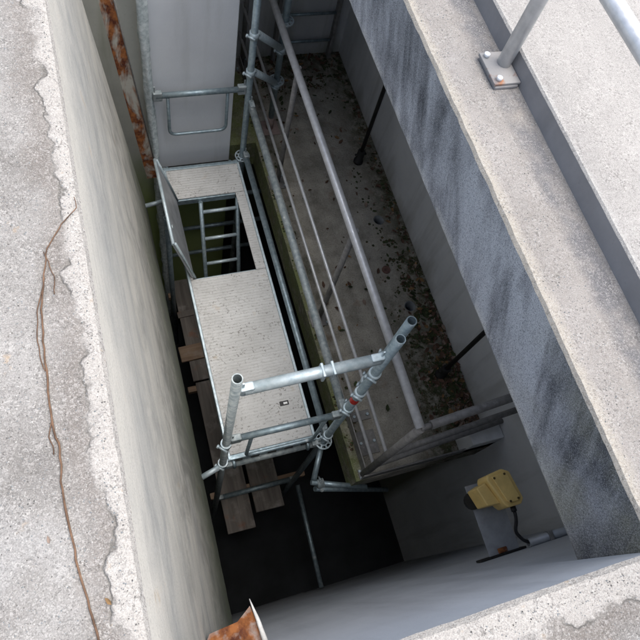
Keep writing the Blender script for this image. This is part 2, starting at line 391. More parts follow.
def extrude(bm, prof, a0, a1, step, axis='Y', freq=15.):
    """closed profile [(u, z, jitter, material)], u = X (axis Y) or Y (axis X); jitter roughens that line along its length"""
    n = max(1, int(round((a1 - a0) / step))); rings = []
    for i in range(n + 1):
        a = a0 + (a1 - a0) * i / n; ring = []
        for k, pt in enumerate(prof):
            u, z, j = pt[0], pt[1], pt[2]
            if j:
                d = mnoise.noise(Vector((a * freq, k * .35, u))) + .6 * mnoise.noise(Vector((a * freq * 3.1, k * .7, 5))) + .5 * mnoise.noise(Vector((a * freq * 8, k, 9)))
                e = mnoise.noise(Vector((a * freq * 1.3, k * .35, 33))) + .5 * mnoise.noise(Vector((a * freq * 5, k * .7, 15)))
                u += d * j * .55; z += e * j * .55
            ring.append(bm.verts.new((u, a, z) if axis == 'Y' else (a, u, z)))
        rings.append(ring)
    m = len(prof)
    for r0, r1 in zip(rings, rings[1:]):
        for k in range(m):
            f = bm.faces.new((r0[k], r0[(k + 1) % m], r1[(k + 1) % m], r1[k])); f.material_index = prof[k][3]
    bm.faces.new(rings[0]); bm.faces.new(rings[-1])
    return bm
def up(x): return Vector((0, 0, x))

# ------------------------------------------------------------------ setting
FL = -5.6
XB = lambda z: -.1 + .1 * (-z)                    # battered face of the left wall
bm = B()
R0, R1 = (-3.02, -3.02, 4.02, 6.02), 90
xs = [-R1, R0[0], R0[2], R1]; ys = [-R1, R0[1], R0[3], R1]
gv = [[bm.verts.new((x, y, -.12)) for x in xs] for y in ys]
for j in range(3):
    for i in range(3):
        if (i, j) != (1, 1): bm.faces.new((gv[j][i], gv[j][i + 1], gv[j + 1][i + 1], gv[j + 1][i]))
kind(finish('ground', bm, 'ground'), 'structure')
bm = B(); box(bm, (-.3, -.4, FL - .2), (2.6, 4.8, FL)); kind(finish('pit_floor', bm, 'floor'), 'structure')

# battered wall on the left, coping on top
bm = B()
extrude(bm, [(-3, -5.6, 0, 1), (-3, 0, 0, 0), (-.6, .001, 0, 0), (-.3, .0, .0015, 0), (-.2, 0, .0015, 0), (-.16, .001, .002, 0), (-.122, -.001, .003, 0), (-.108, -.006, .004, 0),
             (-.1, -.022, .003, 1), (XB(-.12), -.12, .002, 1), (XB(-.5), -.5, .0015, 1), (XB(-1.2), -1.2, .0015, 1), (XB(-2.2), -2.2, .0015, 1), (XB(-2.82), -2.82, .003, 1),
             (.17, -2.87, .003, 1), (.15, -5.6, 0, 1)], -.179, 2.9, .02)
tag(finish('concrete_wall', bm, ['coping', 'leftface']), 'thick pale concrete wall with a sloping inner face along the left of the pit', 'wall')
bm = B(); box(bm, (-3, 2.902, -5.6), (-.22, 3.378, 0)); box(bm, (-3, 3.38, -5.6), (.95, 4.72, 0))
tag(finish('concrete_wall', bm, 'gatewall'), 'green stained concrete end wall behind the grey gate panel', 'wall')
# near wall
bm = B()
extrude(bm, [(-3, -5.6, 0, 1), (-3, 0, 0, 0), (-.6, 0, 0, 0), (-.35, 0, .0015, 0), (-.26, .001, .002, 0), (-.215, -.001, .003, 0), (-.192, -.005, .005, 0),
             (-.181, -.018, .003, 1), (-.18, -.1, .0012, 1), (-.18, -5.6, 0, 1)], -3, 1.050, .02, 'X')
box(bm, (1.068, -.6, -5.6), (2.228, -.186, -.347), mi=1)
tag(finish('concrete_wall', bm, ['coping2', 'near']), 'pale grey concrete wall nearest the viewer, with a bright chipped rim', 'wall')
bm = B(); box(bm, (2.23, -.6, -5.6), (2.6, 4.369, -.347))
tag(finish('concrete_wall', bm, 'right'), 'shaded grey concrete wall under the blackened walkway edge', 'wall')
bm = B()
extrude(bm, [(.952, -5.6, 0, 0), (.952, 0, 0, 0), (1.052, 0, 0, 0), (1.052, -.347, 0, 0), (2.6, -.347, 0, 0), (2.6, -5.6, 0, 0)], 4.371, 4.72, .4)
tag(finish('concrete_wall', bm, 'far'), 'grey concrete end wall behind the wall ladder', 'wall')
# walkway on the right
bm = B()
extrude(bm, [(4, -.345, 0, 2), (1.058, -.345, .002, 1), (1.055, -.335, .003, 1), (1.055, -.22, .002, 1), (1.055, -.1, .002, 1), (1.056, -.014, .0042, 0), (1.063, -.002, .004, 0), (1.085, 0, .002, 0),
             (1.2, 0, .001, 0), (1.316, 0, .001, 3), (1.320, .072, .0015, 0), (1.326, .079, .002, 0), (1.6, .08, .001, 0), (4, .08, 0, 0)], -3, 6, .018)
kind(finish('walkway', bm, ['strip', 'dark', 'soffit', 'riser']), 'structure')
# intermediate slab with two open pipe holes
bm = B()
poly = [(1.18, .46), (2.228, .46), (2.228, 4.369), (.954, 4.369), (.954, 3.40), (1.18, 3.40)]
v0 = [bm.verts.new((x, y, -3.08)) for x, y in poly]; v1 = [bm.verts.new((x, y, -2.8)) for x, y in poly]
bm.faces.new(v0[::-1]); bm.faces.new(v1)
for i in range(6): bm.faces.new((v0[i], v0[(i + 1) % 6], v1[(i + 1) % 6], v1[i]))
holes = [(2.016, 2.472), (2.014, 1.657)]
slab = finish('landing_slab', bm, 'slab'); kind(slab, 'structure')
cut = B()
for x, y in holes: bmesh.ops.create_cone(cut, cap_ends=True, segments=24, radius1=.047, radius2=.047, depth=1, matrix=Matrix.Translation((x, y, -2.9)))
bmesh.ops.create_cone(cut, cap_ends=True, segments=20, radius1=.036, radius2=.036, depth=.04, matrix=Matrix.Translation((1.924, 2.004, -2.79)))
cutter = finish('cutter', cut, 'hole')
md = slab.modifiers.new('b', 'BOOLEAN'); md.object = cutter; md.solver = 'EXACT'
dg = bpy.context.evaluated_depsgraph_get()
nm = bpy.data.meshes.new_from_object(slab.evaluated_get(dg)); slab.modifiers.clear(); slab.data = nm
nm.materials.clear(); nm.materials.append(MT['slab'])
for p in nm.polygons: p.material_index = 0
bpy.data.objects.remove(cutter)
for x, y in holes:
    bm = B()
    n = 24
    rg = [[bm.verts.new((x + r * math.cos(6.2832 * k / n), y + r * math.sin(6.2832 * k / n), z)) for k in range(n)] for r, z in ((.0465, -2.803), (.0465, -2.99), (.041, -2.99), (.041, -2.803))]
    for a in range(4):
        for k in range(n): bm.faces.new((rg[a][k], rg[a][(k + 1) % n], rg[(a + 1) % 4][(k + 1) % n], rg[(a + 1) % 4][k])).smooth = True
    box(bm, (x - .03, y - .03, -2.99), (x + .03, y + .03, -2.97))
    finish('hole_sleeve', bm, 'hole', slab)
bm = B(); bmesh.ops.create_cone(bm, cap_ends=True, segments=20, radius1=.0355, radius2=.034, depth=.02, matrix=Matrix.Translation((1.924, 2.004, -2.80)))
finish('hole_plug', bm, 'plug', slab)

# ------------------------------------------------------------------ gate
g = thing('sluice_gate', (.635, 3.35, -2.9), 'smooth grey gate panel closing the far end above the scaffold deck', 'gate')
bm = B(); box(bm, (.335, 3.33, -2.9), (.935, 3.372, -.1), .004); part('panel', bm, 'gate', g)
bm = B(); box(bm, (.345, 3.322, -2.93), (.925, 3.375, -2.903), .004); part('bottom_gap_strip', bm, 'black', g)  # black strip in place of the dark gap below the panel
g = thing('gate_guide', (.24, 3.12, -2.72), 'rusted steel guide channel leaning beside the grey gate panel', 'rail')
def lean(x, y, z): return Vector((x + .093 * (-1.1 - z), y, z))
bm = B(); prof = []
for z in (-2.72, -.02):
    prof.append([bm.verts.new(lean(x, y, z)) for x, y in ((.075, 3.10), (.155, 3.10), (.155, 3.16), (.148, 3.16), (.148, 3.108), (.082, 3.108), (.082, 3.16), (.075, 3.16))])
n = 8
for k in range(n): bm.faces.new((prof[0][k], prof[0][(k + 1) % n], prof[1][(k + 1) % n], prof[1][k]))
bm.faces.new(prof[0]); bm.faces.new(prof[1])
part('channel', bm, 'rust', g)
bm = B(); a, b = lean(.161, 3.098, -2.72), lean(.161, 3.098, -.02); tube(bm, [a, b], .005, 8); part('edge_bar', bm, 'post', g, True)

# ------------------------------------------------------------------ scaffold
TR = .0242
sc = thing('scaffold_tower', (.68, .8, FL), 'galvanised steel scaffold bay standing in the pit around the deck', 'scaffold')
def rosette(p, parent, m='galv2'):
    bm = B(); n = 16; z0, z1 = p[2] - .005, p[2] + .005
    r = [[bm.verts.new((p[0] + rad * math.cos(6.2832 * k / n), p[1] + rad * math.sin(6.2832 * k / n), z)) for k in range(n)]
         for rad, z in ((.028, z0), (.028, z1), (.037, z1), (.037, z0))]
    for a in range(4):
        for k in range(n): bm.faces.new((r[a][k], r[a][(k + 1) % n], r[(a + 1) % 4][(k + 1) % n], r[(a + 1) % 4][k]))
    ro = [[bm.verts.new((p[0] + rad * math.cos(6.2832 * k / n), p[1] + rad * math.sin(6.2832 * k / n), z)) for k in range(n)]
          for rad, z in ((.053, z0), (.053, z1), (.0625, z1), (.0625, z0))]
    for a in range(4):
        for k in range(n): bm.faces.new((ro[a][k], ro[a][(k + 1) % n], ro[(a + 1) % 4][(k + 1) % n], ro[(a + 1) % 4][k]))
    for k in range(8):
        a = math.pi * k / 4 + .2; d = Vector((math.cos(a), math.sin(a), 0)); s = Vector((-d.y, d.x, 0)) * .0055; c = Vector(p)
        vs = [bm.verts.new(c + d * rr + s * sg + up(zz)) for rr in (.035, .055) for sg in (-1, 1) for zz in (-.0045, .0045)]
        for idx in ((0, 1, 3, 2), (4, 5, 7, 6), (0, 1, 5, 4), (2, 3, 7, 6), (0, 2, 6, 4), (1, 3, 7, 5)): bm.faces.new([vs[i] for i in idx])
    return subpart('rosette', bm, m, parent)
def standard(x, y, z0, z1, ros=(), m='galv', r=TR, jit=0., name='standard'):
    bm = B(); k = max(1, int((z1 - z0) / .12))
    tube(bm, [(x, y, z0 + (z1 - z0) * i / k) for i in range(k + 1)] if jit else [(x, y, z0), (x, y, z1)], r, 18, True, jit=jit)
    s = part(name, bm, m, sc, False)
    for z in ros: rosette((x, y, z), s)
    return s
FLX, FRX, FY, RY = .322, 1.038, .79, 3.24
standard(FLX, FY, FL, -1.04, (), 'dirty')
fr = standard(FRX, FY, FL, -.965, (-2.82,), 'galv')
bm = B(); tube(bm, [(FRX, FY, -1.865), (FRX, FY, -1.80)], TR + .0016, 18, cap=False); subpart('red_tape_band', bm, 'red', fr, True)
standard(.318, 3.27, FL, -.15, (), 'film', .031, .7)
standard(1.022, RY, FL, -.2, (-2.75,), 'galv')
standard(.325, 2.87, FL, -2.95, (), 'galv')
# spare tube clamped beside the front standard, outer standard on the slab
standard(1.098, .848, -2.05, -.925, (), 'galv', name='clamped_tube')
standard(1.335, 3.54, -2.79, -.35, (-1.69, -2.25), 'galv')
bm = B(); box(bm, (1.255, 3.46, -2.799), (1.415, 3.62, -2.789), .003); tube(bm, [(1.335, 3.54, -2.79), (1.335, 3.54, -2.66)], .031, 14); part('base_plate', bm, 'pink', sc)
def ledger(a, b, m='galv', r=TR, heads=True, name='ledger'):
    a, b = Vector(a), Vector(b); bm = B(); tube(bm, [a, b], r, 16); t = (b - a).normalized()
    L = part(name, bm, m, sc, False)
    if heads:
        for p, d in ((a, t), (b, -t)):
            bm = B(); rot = d.to_track_quat('X', 'Z').to_matrix()
            c = p + d * .012; box(bm, c - Vector((.032, .02, .038)), c + Vector((.032, .02, .038)), .007, rot)
            c2 = p - d * .006 + up(.035); box(bm, c2 - Vector((.005, .004, .05)), c2 + Vector((.005, .004, .05)), .001, rot)
            subpart('wedge_head', bm, 'dirty' if m != 'galv2' else 'galv2', L)
    return L
o = .04
ledger((FLX + o, FY, -1.21), (FRX - o, FY, -1.185), 'galv2', .028)
for x in (.715, .765):
    bm = B(); box(bm, (x, FY - .034, -1.24), (x + .014, FY + .034, -1.165), .004); part('rail_clip', bm, 'galv2', sc)
def u_frame(y, z, zl, xa, xb, x0, x1):
    ledger((x0 + o, y, z), (x1 - o, y, z), 'galv', .021, name='end_guardrail')
    bm = B(); tube(bm, bent([(xa, y + .002, z), (xa, y + .002, zl), (xb, y + .002, zl), (xb, y + .002, z)], .06, 6), .0125, 12); part('guard_loop', bm, 'galv', sc, True)
u_frame(FY, -2.12, -2.68, .473, .935, FLX, FRX)
u_frame(RY, -2.0, -2.41, .44, .868, .318, 1.022)
ledger((1.04, FY + o, -2.13), (1.04, RY - o, -2.13), 'dirty', .0255, name='side_guardrail')
ledger((1.04, FY + o, -2.71), (1.036, RY - o, -2.70), 'galv')
for y in (FY, RY): ledger((FLX + o, y, -2.845), (FRX - o, y, -2.845), 'dirty', name='transom')
for z in (-3.28, -3.74, -4.2): ledger((FLX + o, RY, z), (FRX + .33 if z == -3.28 else FRX + .26, RY, z), 'galv', .02, False, 'transom')
ledger((FLX + o, .84, -4.62), (FRX + .06, .84, -4.60), 'galv', name='transom')
ledger((1.16, .80, -4.86), (1.133, -.17, -4.86), 'galv', .022, False, 'tie_tube')
ledger((.322, .78, -2.75), (.172, .735, -2.75), 'galv2', .019, False, 'wall_tie')
ledger((.322, 2.86, -2.70), (.165, 2.835, -2.70), 'galv2', .017, False, 'wall_tie')
def coupler(c, d, m='galv2', s=1.):
    """scaffold clamp: ring round the tube with a bolt and nut"""
    c = Vector(c); d = Vector(d).normalized(); bm = B()
    tube(bm, [c - d * .024, c + d * .024], .033 * s, 14)
    w = d.orthogonal().normalized(); v = d.cross(w)
    for sg in (-1, 1):
        tube(bm, [c + w * .036 * sg - v * .03, c + w * .036 * sg + v * .035], .0075, 8)
        tube(bm, [c + w * .036 * sg + v * .026, c + w * .036 * sg + v * .038], .013, 6)
    part('coupler', bm, m, sc)
Z = Vector((0, 0, 1))
for p in ((FRX, FY, -1.42), (1.098, .848, -1.40), (FRX, FY, -1.72), (1.098, .848, -1.74), (FRX, FY, -2.02), (1.022, RY, -1.53), (1.022, RY, -1.85), (1.335, 3.54, -1.95), (1.335, 3.54, -2.30), (FLX, FY, -2.2), (FLX, FY, -2.74), (1.04, FY, -2.66)):
    coupler(p, Z)
for a, b in (((1.05, 3.27, -1.545), (1.31, 3.51, -1.90)), ((1.05, 3.27, -1.87), (1.31, 3.51, -2.24))):
    bm = B(); tube(bm, [a, b], .026, 14); part('tie_tube', bm, 'galv2', sc, True)
for a, b in (((.90, .55, -2.93), (1.30, .43, -3.02)), ((.95, .52, -3.10), (1.62, .42, -3.56))):
    ledger(a, b, 'galv', .019, False, 'brace')
coupler((.965, .53, -2.95), (1, 0, 0), 'dirty'); 
bm = B(); tube(bm, [(FRX, FY, -2.86), (.92, .56, -2.92)], .02, 12); part('brace', bm, 'galv', sc, True)

# deck of the scaffold: near panel, far panel, side strip, opened hatch
dk = thing('scaffold_deck', (.675, .8, -2.8), 'ribbed metal scaffold deck with its hatch standing open', 'deck')
DZ = -2.765
def sheet(name, x0, x1, y0, y1):
    bm = B(); box(bm, (x0, y0, DZ - .012), (x1, y1, DZ), .003); return part(name, bm, 'deck', dk)
sheet('deck_panel', .384, .962, .835, 2.178); sheet('deck_panel', .384, .962, 2.905, 3.185); sheet('deck_side_strip', .887, .962, 2.181, 2.902); sheet('deck_side_strip', .384, .405, 2.181, 2.902)
for x0, x1 in ((.364, .3835), (.9625, .982)):
    bm = B(); box(bm, (x0, .83, DZ - .075), (x1, 3.19, DZ + .006), .004); part('side_beam', bm, 'galv2', dk)
for y0, y1 in ((.80, .834), (3.1855, 3.215)):
    bm = B(); box(bm, (.364, y0, DZ - .075), (.982, y1, DZ + .004), .004); part('end_beam', bm, 'galv', dk)
for y in (2.178, 2.905):
    bm = B(); box(bm, (.406, y - .012, DZ - .07), (.886, y + .012, DZ - .013), .003); part('hatch_trimmer', bm, 'galv', dk)
for i in range(5):
    x = .40 + i * .118
    bm = B(); box(bm, (x, .793, DZ - .045), (x + .06, .7985, DZ - .015), .002); part('hook_slot', bm, 'black', dk)
for x in (.40, .92):
    for y, s in ((.80, -1), (3.215, 1)):
        bm = B(); tube(bm, bent([(x, y - .02 * s, DZ - .03), (x, y + .025 * s, DZ - .03), (x, y + .035 * s, DZ - .075)], .012, 4), .013, 10); part('hook', bm, 'galv', dk, True)
# hatch flap, hinged on the left edge, leaning outwards past upright
ha, hb = Vector((.398, 0, DZ + .004)), Vector((.268, 0, -2.245)); hn = (hb - ha).normalized(); hp = Vector((hn.z, 0, -hn.x)) * .018
bm = B(); rings = []
for y in (2.19, 2.895): rings.append([bm.verts.new(v + Vector((0, y, 0))) for v in (ha, hb, hb + hp, ha + hp)])
for k in range(4): bm.faces.new((rings[0][k], rings[0][(k + 1) % 4], rings[1][(k + 1) % 4], rings[1][k]))
bm.faces.new(rings[0]); bm.faces.new(rings[1])
fl = part('hatch_flap', bm, 'plate', dk)
bm = B()
for y in (2.19, 2.885):
    a = ha + hp * 1.3 + Vector((0, y, 0)); b = hb + hp * 1.3 + Vector((0, y, 0)); tube(bm, [a, b], .009, 8)
tube(bm, [hb + Vector((0, 2.188, 0)) + hp * .5, hb + Vector((0, 2.897, 0)) + hp * .5], .012, 8)
subpart('flap_rim', bm, 'galv2', fl)
for y in (2.3, 2.78):
    bm = B(); tube(bm, [(.396, y - .04, DZ + .008), (.396, y + .04, DZ + .008)], .009, 10); subpart('hinge', bm, 'galv', fl)
bm = B(); tube(bm, [hb + hp * 1.1 + Vector((0, 2.36, -.06)), hb + hp * 2.2 + Vector((0, 2.36, -.06))], .016, 12); subpart('latch', bm, 'dirty', fl)
bm = B(); box(bm, (.795, 1.085, DZ + .0005), (.86, 1.118, DZ + .0025)); st = part('maker_sticker', bm, 'sticker', dk)
bm = B(); box(bm, (.822, 1.094, DZ + .0027), (.85, 1.108, DZ + .0034)); subpart('sticker_print', bm, 'white', st)

# ladder under the hatch
la = thing('access_ladder', (.75, 2.2, -4.77), 'aluminium ladder seen through the open hatch of the scaffold deck', 'ladder')
lt, lb = Vector((0, 2.875, -2.80)), Vector((0, 2.24, -4.77))
for x in (.6, .9):
    bm = B(); tube(bm, [lt + Vector((x, 0, 0)), lb + Vector((x, 0, 0))], .017, 12); part('stringer', bm, 'galv', la, True)
for i in range(7):
    p = lt.lerp(lb, (.05 + i * .138)); bm = B(); tube(bm, [p + Vector((.612, 0, 0)), p + Vector((.888, 0, 0))], .0155, 12); part('rung', bm, 'galv2', la, True)
# timber boards on the lower lift
def plank(x0, x1, y0, y1, z, label, m='wood', rot=0, t=.032):
    bm = B(); c = Vector(((x0 + x1) / 2, (y0 + y1) / 2, z + t / 2))
    box(bm, (x0, y0, z), (x1, y1, z + t), .004, Matrix.Rotation(rot, 3, 'Z'))
    for v in bm.verts: v.co += Vector((mnoise.noise(v.co * 9), mnoise.noise(v.co * 9 + up(3)), 0)) * .006
    return tag(finish('timber_board', bm, m, None, loc=(c.x, c.y, z)), label, 'board', 'boards on the lower scaffold lift')
for y in (.9, 2.0, 3.1):
    bm = B(); box(bm, (.30, y - .03, -4.87), (1.25, y + .03, -4.802), .004)
    tag(finish('timber_bearer', bm, 'wood2', loc=(.77, y, -4.87)), {.9: 'short timber bearer under the near ends of the grey boards', 2.0: 'short timber bearer under the middle of the grey boards', 3.1: 'short timber bearer under the far ends of the grey boards'}[y], 'bearer', 'bearers under the boards')
plank(.385, .655, .515, 2.05, -4.8, 'grey timber board reaching nearest, left of the two nail-holed ends')
plank(.37, .64, 2.07, 3.25, -4.8, 'grey timber board between the left wall and the open hatch')
plank(.69, .97, .64, 3.0, -4.8, 'grey timber board with the shorter near end, below the deck')
plank(.29, 1.0, 2.30, 2.47, -4.766, 'reddish brown timber board laid crosswise beside the deck edge', 'wood2', .04)
plank(.35, .66, 2.80, 2.87, -4.766, 'pale narrow batten laid across the boards below the hatch', 'wood', .06, .02)

# ------------------------------------------------------------------ railing on the slab
rl = thing('slab_railing', (1.24, .5, -2.8), 'steel railing with three rails along the open edges of the middle slab', 'railing')
RX, RYN = 1.24, .496
rz = (-1.565, -2.19, -2.505)
def post(x, y, z0, z1, root, r, m='post', bolts=True, pl=.07, ztop=None):
    bm = B(); tube(bm, [(x, y, z0 + .012), (x, y, z1)], r, 16); p = part('post', bm, m, root, True)
    bm = B(); box(bm, (x - pl, y - pl, z0 + .001), (x + pl, y + pl, z0 + .012), .002); subpart('base_plate', bm, 'post', p)
    for sx in (-1, 1):
        for sy in (-1, 1):
            bm = B(); tube(bm, [(x + sx * pl * .72, y + sy * pl * .72, z0 + .012), (x + sx * pl * .72, y + sy * pl * .72, z0 + .026)], .009, 6); subpart('bolt', bm, 'galv2', p)
for y in (1.70, 2.97, 4.28): post(RX + .02, y, -2.8, rz[0], rl, .020)
post(RX, RYN, -2.8, rz[0], rl, .024, pl=.034)
bm = B(); tube(bm, [(RX, RYN, rz[0]), (RX, 4.365, rz[0])], .0255, 18); part('top_rail', bm, 'rail', rl, True)
for z, n_ in ((rz[1], 'middle_rail'), (rz[2], 'lower_rail')):
    bm = B(); tube(bm, [(RX, RYN, z), (RX, 4.365, z)], .0115, 12); part(n_, bm, 'rail', rl, True)
bm = B(); box(bm, (RX - .006, RYN, -2.785), (RX + .002, 4.3, -2.69), .001); part('kick_strip', bm, 'post', rl)
FE = (2.2285, RYN + .075)
for z, r, n_ in ((rz[0], .024, 'top_rail'), (rz[1], .020, 'middle_rail'), (rz[2], .020, 'lower_rail')):
    bm = B(); tube(bm, [(RX + (.06 if r > .021 else .02), RYN + .005, z), (FE[0], FE[1], z)], r, 16); part(n_, bm, 'post', rl, True)
bm = B(); tube(bm, bent([(RX, RYN, rz[0]), (RX + .03, RYN + .002, rz[0] - .004), (RX + .06, RYN + .005, rz[0])], .01, 3), .017, 12); part('rail_spigot', bm, 'post', rl, True)
bm = B(); box(bm, (1.21, .462, -2.798), (2.2275, .474, -2.68), .002); part('kick_strip', bm, 'post', rl)
# low upstand at the right end of the slab's front edge
bm = B(); box(bm, (1.98, .462, -2.799), (2.228, .60, -2.55), .008); finish('upstand', bm, 'right', slab)
for i, (x, y, lab) in enumerate(((1.345, .895, 'small bolted steel plate on the slab below the clamped scaffold tubes'), (1.335, .70, 'flat square steel plate on the slab inside the railing corner'))):
    bm = B(); s = (.07, .035) if i == 0 else (.07, .085); box(bm, (x - s[0], y - s[1], -2.799), (x + s[0], y + s[1], -2.788), .002)
    e = finish('steel_plate', bm, 'post', loc=(x, y, -2.8)); tag(e, lab, 'plate')
    for sx in (-1, 1):
        bm = B(); tube(bm, [(x + sx * .05, y, -2.788), (x + sx * .05, y, -2.774)], .011, 6); subpart('bolt', bm, 'galv2', e)

# railing on the walkway
wr = thing('walkway_railing', (1.275, 1.325, 0), 'round steel railing post and rail bolted to the walkway at top right', 'railing')
PX, PY = 1.288, 1.335
for y in (PY, PY + 1.6, PY - 2.0):
    bm = B(); tube(bm, [(PX, y, .022), (PX, y, .96)], .0242, 24); p = part('post', bm, 'rail', wr, True)
    bm = B(); box(bm, (PX - .072, y - .088, .012), (PX + .027, y + .052, .022), .002); subpart('base_plate', bm, 'dullplate', p)
    bm = B(); box(bm, (PX - .068, y - .092, -.001), (PX + .022, y + .048, .012), .004); subpart('grout_pad', bm, 'riser', p)
    for sx, sy in ((-.053, .034), (-.050, -.070)):
        bm = B(); tube(bm, [(PX + sx, y + sy, .022), (PX + sx, y + sy, .034)], .010, 12); subpart('bolt', bm, 'rail', p, True)
for z in (.45, .96):
    bm = B(); tube(bm, [(PX, -2.5, z), (PX, 5, z)], .0242, 24); part('knee_rail' if z < .5 else 'top_rail', bm, 'rail', wr, True)

# ------------------------------------------------------------------ fittings in the pit
for (x, y, lab) in ((2.02, 3.08, 'black valve rod standing on the slab far from the railing corner'), (2.05, 1.06, 'black valve rod standing in the leaf litter by the right wall')):
    t = thing('valve_rod', (x, y, -2.8), lab, 'rod', 'black valve rods')
    bm = B(); tube(bm, [(x, y, -2.72), (x, y, -.347)], .0165, 14); part('rod', bm, 'black', t, True)
    bm = B(); tube(bm, [(x, y, -2.799), (x, y, -2.775), (x, y, -2.774), (x, y, -2.66), (x, y, -2.65)], [.042, .042, .033, .033, .026], 16); part('socket', bm, 'black', t, True)
    bm = B(); tube(bm, [(x - .05, y, -2.70), (x + .05, y, -2.70)], .010, 10); part('cross_pin', bm, 'black', t, True)
wl = thing('wall_ladder', (1.83, 4.33, -2.8), 'grey steel ladder leaning on the far end wall of the slab', 'ladder')
for x in (1.56, 2.10):
    bm = B(); box(bm, (x - .016, 4.29, -2.799), (x + .016, 4.345, -.5), .004); part('stringer', bm, 'post', wl)
    bm = B(); box(bm, (x - .012, 4.34, -1.6), (x + .012, 4.3705, -1.55), .002); part('wall_bracket', bm, 'post', wl)
for i in range(8):
    bm = B(); tube(bm, [(1.576, 4.318, -2.605 + i * .29), (2.084, 4.318, -2.605 + i * .29)], .013, 12); part('rung', bm, 'galv', wl, True)

# bracket plate on the near wall with the yellow switch box
bk = thing('bracket_plate', (1.44, -.18, -1.57), 'flat grey sheet metal bracket sticking out of the near wall', 'bracket')
bm = B(); n = 10
pts = [(1.362, -.185), (1.362, .165), (1.50, .165), (1.53, .13), (1.525, -.185)]
lo = [bm.verts.new((x, y, -1.572)) for x, y in pts]; hi = [bm.verts.new((x, y, -1.566)) for x, y in pts]
bm.faces.new(lo); bm.faces.new(hi)
for i in range(5): bm.faces.new((lo[i], lo[(i + 1) % 5], hi[(i + 1) % 5], hi[i]))
part('plate', bm, 'plate', bk)
bm = B(); box(bm, (1.30, -.184, -1.60), (1.55, -.174, -1.54), .002); part('wall_slot', bm, 'black', bk)  # black bar standing in for the dark slot the plate comes out of
bm = B(); box(bm, (1.41, -.174, -1.5655), (1.46, -.15, -1.556), .004); part('weld_bead', bm, 'rust2', bk)
yb = thing('switch_box', (1.48, .1, -1.566), 'yellow plastic switch box on the grey bracket', 'switch box')
def prism(bm, pts, z0, z1, bev=.006):
    a = [bm.verts.new((x, y, z0)) for x, y in pts]; b = [bm.verts.new((x, y, z1)) for x, y in pts]; n = len(pts)
    bm.faces.new(a); bm.faces.new(b)
    for i in range(n): bm.faces.new((a[i], a[(i + 1) % n], b[(i + 1) % n], b[i]))
    if bev: bmesh.ops.bevel(bm, geom=bm.edges[:], offset=bev, segments=2, affect='EDGES', profile=.5)
bm = B(); prism(bm, [(1.405, .155), (1.415, .178), (1.50, .19), (1.535, .17), (1.555, .035), (1.535, .012), (1.462, .012), (1.445, .035)], -1.52, -1.40, .008); part('body', bm, 'yellow', yb)
bm = B(); prism(bm, [(1.43, .165), (1.495, .172), (1.515, .16), (1.535, .045), (1.52, .03), (1.473, .03), (1.462, .042)], -1.3995, -1.389, .004); ly = part('lid', bm, 'yellow', yb)
bm = B(); prism(bm, [(1.352, .135), (1.405, .15), (1.445, .04), (1.375, .045)], -1.545, -1.425, .006); part('side_housing', bm, 'yellow', yb)
bm = B(); tube(bm, [(1.37, .09, -1.566), (1.37, .09, -1.545)], .042, 16); tube(bm, [(1.48, .09, -1.566), (1.48, .09, -1.52)], .045, 16); part('base_seal', bm, 'black', yb, True)
for x, y in ((1.478, .036), (1.522, .04), (1.44, .155), (1.498, .162)):
    bm = B(); tube(bm, [(x, y, -1.389), (x, y, -1.3865)], .006, 8); subpart('screw', bm, 'ydark', ly)
bm = B(); tube(bm, [(1.515, .012, -1.46), (1.515, -.012, -1.46)], .014, 12); part('cable_gland', bm, 'cable', yb, True)
bm = B(); tube(bm, bent([(1.515, -.012, -1.46), (1.515, -.05, -1.47), (1.50, -.10, -1.50), (1.545, -.155, -1.53), (1.60, -.172, -1.53)], .025, 5), .0085, 10)
tag(finish('cable', bm, 'cable', smooth=True, loc=(1.52, -.05, -1.47)), 'black cable running from the yellow box to the grey conduit', 'cable')
bm = B(); tube(bm, [(1.56, -.165, -1.53), (2.22, -.165, -1.53)], .021, 14, True)
cd = finish('conduit', bm, 'plate', smooth=True, loc=(1.9, -.165, -1.53)); tag(cd, 'grey conduit pipe fixed along the near wall beside the bracket', 'pipe')
for x in (1.68, 2.05):
    bm = B(); box(bm, (x - .012, -.187, -1.556), (x + .012, -.142, -1.504), .003); subpart('clip', bm, 'post', cd)

# rusty steel remnant in the near left corner
rb = thing('steel_bracket', (.12, -.1, -1.0), 'torn rusty steel plate with a flaking white edge in the near left corner', 'bracket')
bm = B(); P = [(-.04, -.178, -1.0), (.195, -.178, -.98), (.172, -.052, -1.0), (.12, -.09, -1.02), (.02, -.10, -1.03)]
a = [bm.verts.new(p) for p in P]; b = [bm.verts.new(Vector(p) - up(.008)) for p in P]; n = len(P)
bm.faces.new(a); bm.faces.new(b)
for i in range(n): bm.faces.new((a[i], a[(i + 1) % n], b[(i + 1) % n], b[i]))
part('plate', bm, 'rust2', rb)
bm = B(); P = [Vector((.176, -.03, -1.004)), Vector((.180, -.06, -.99)), Vector((.187, -.10, -.982)), Vector((.196, -.179, -.972))]
tube(bm, P, [.0015, .004, .007, .010], 8); part('rolled_edge', bm, 'whiteedge', rb, True)

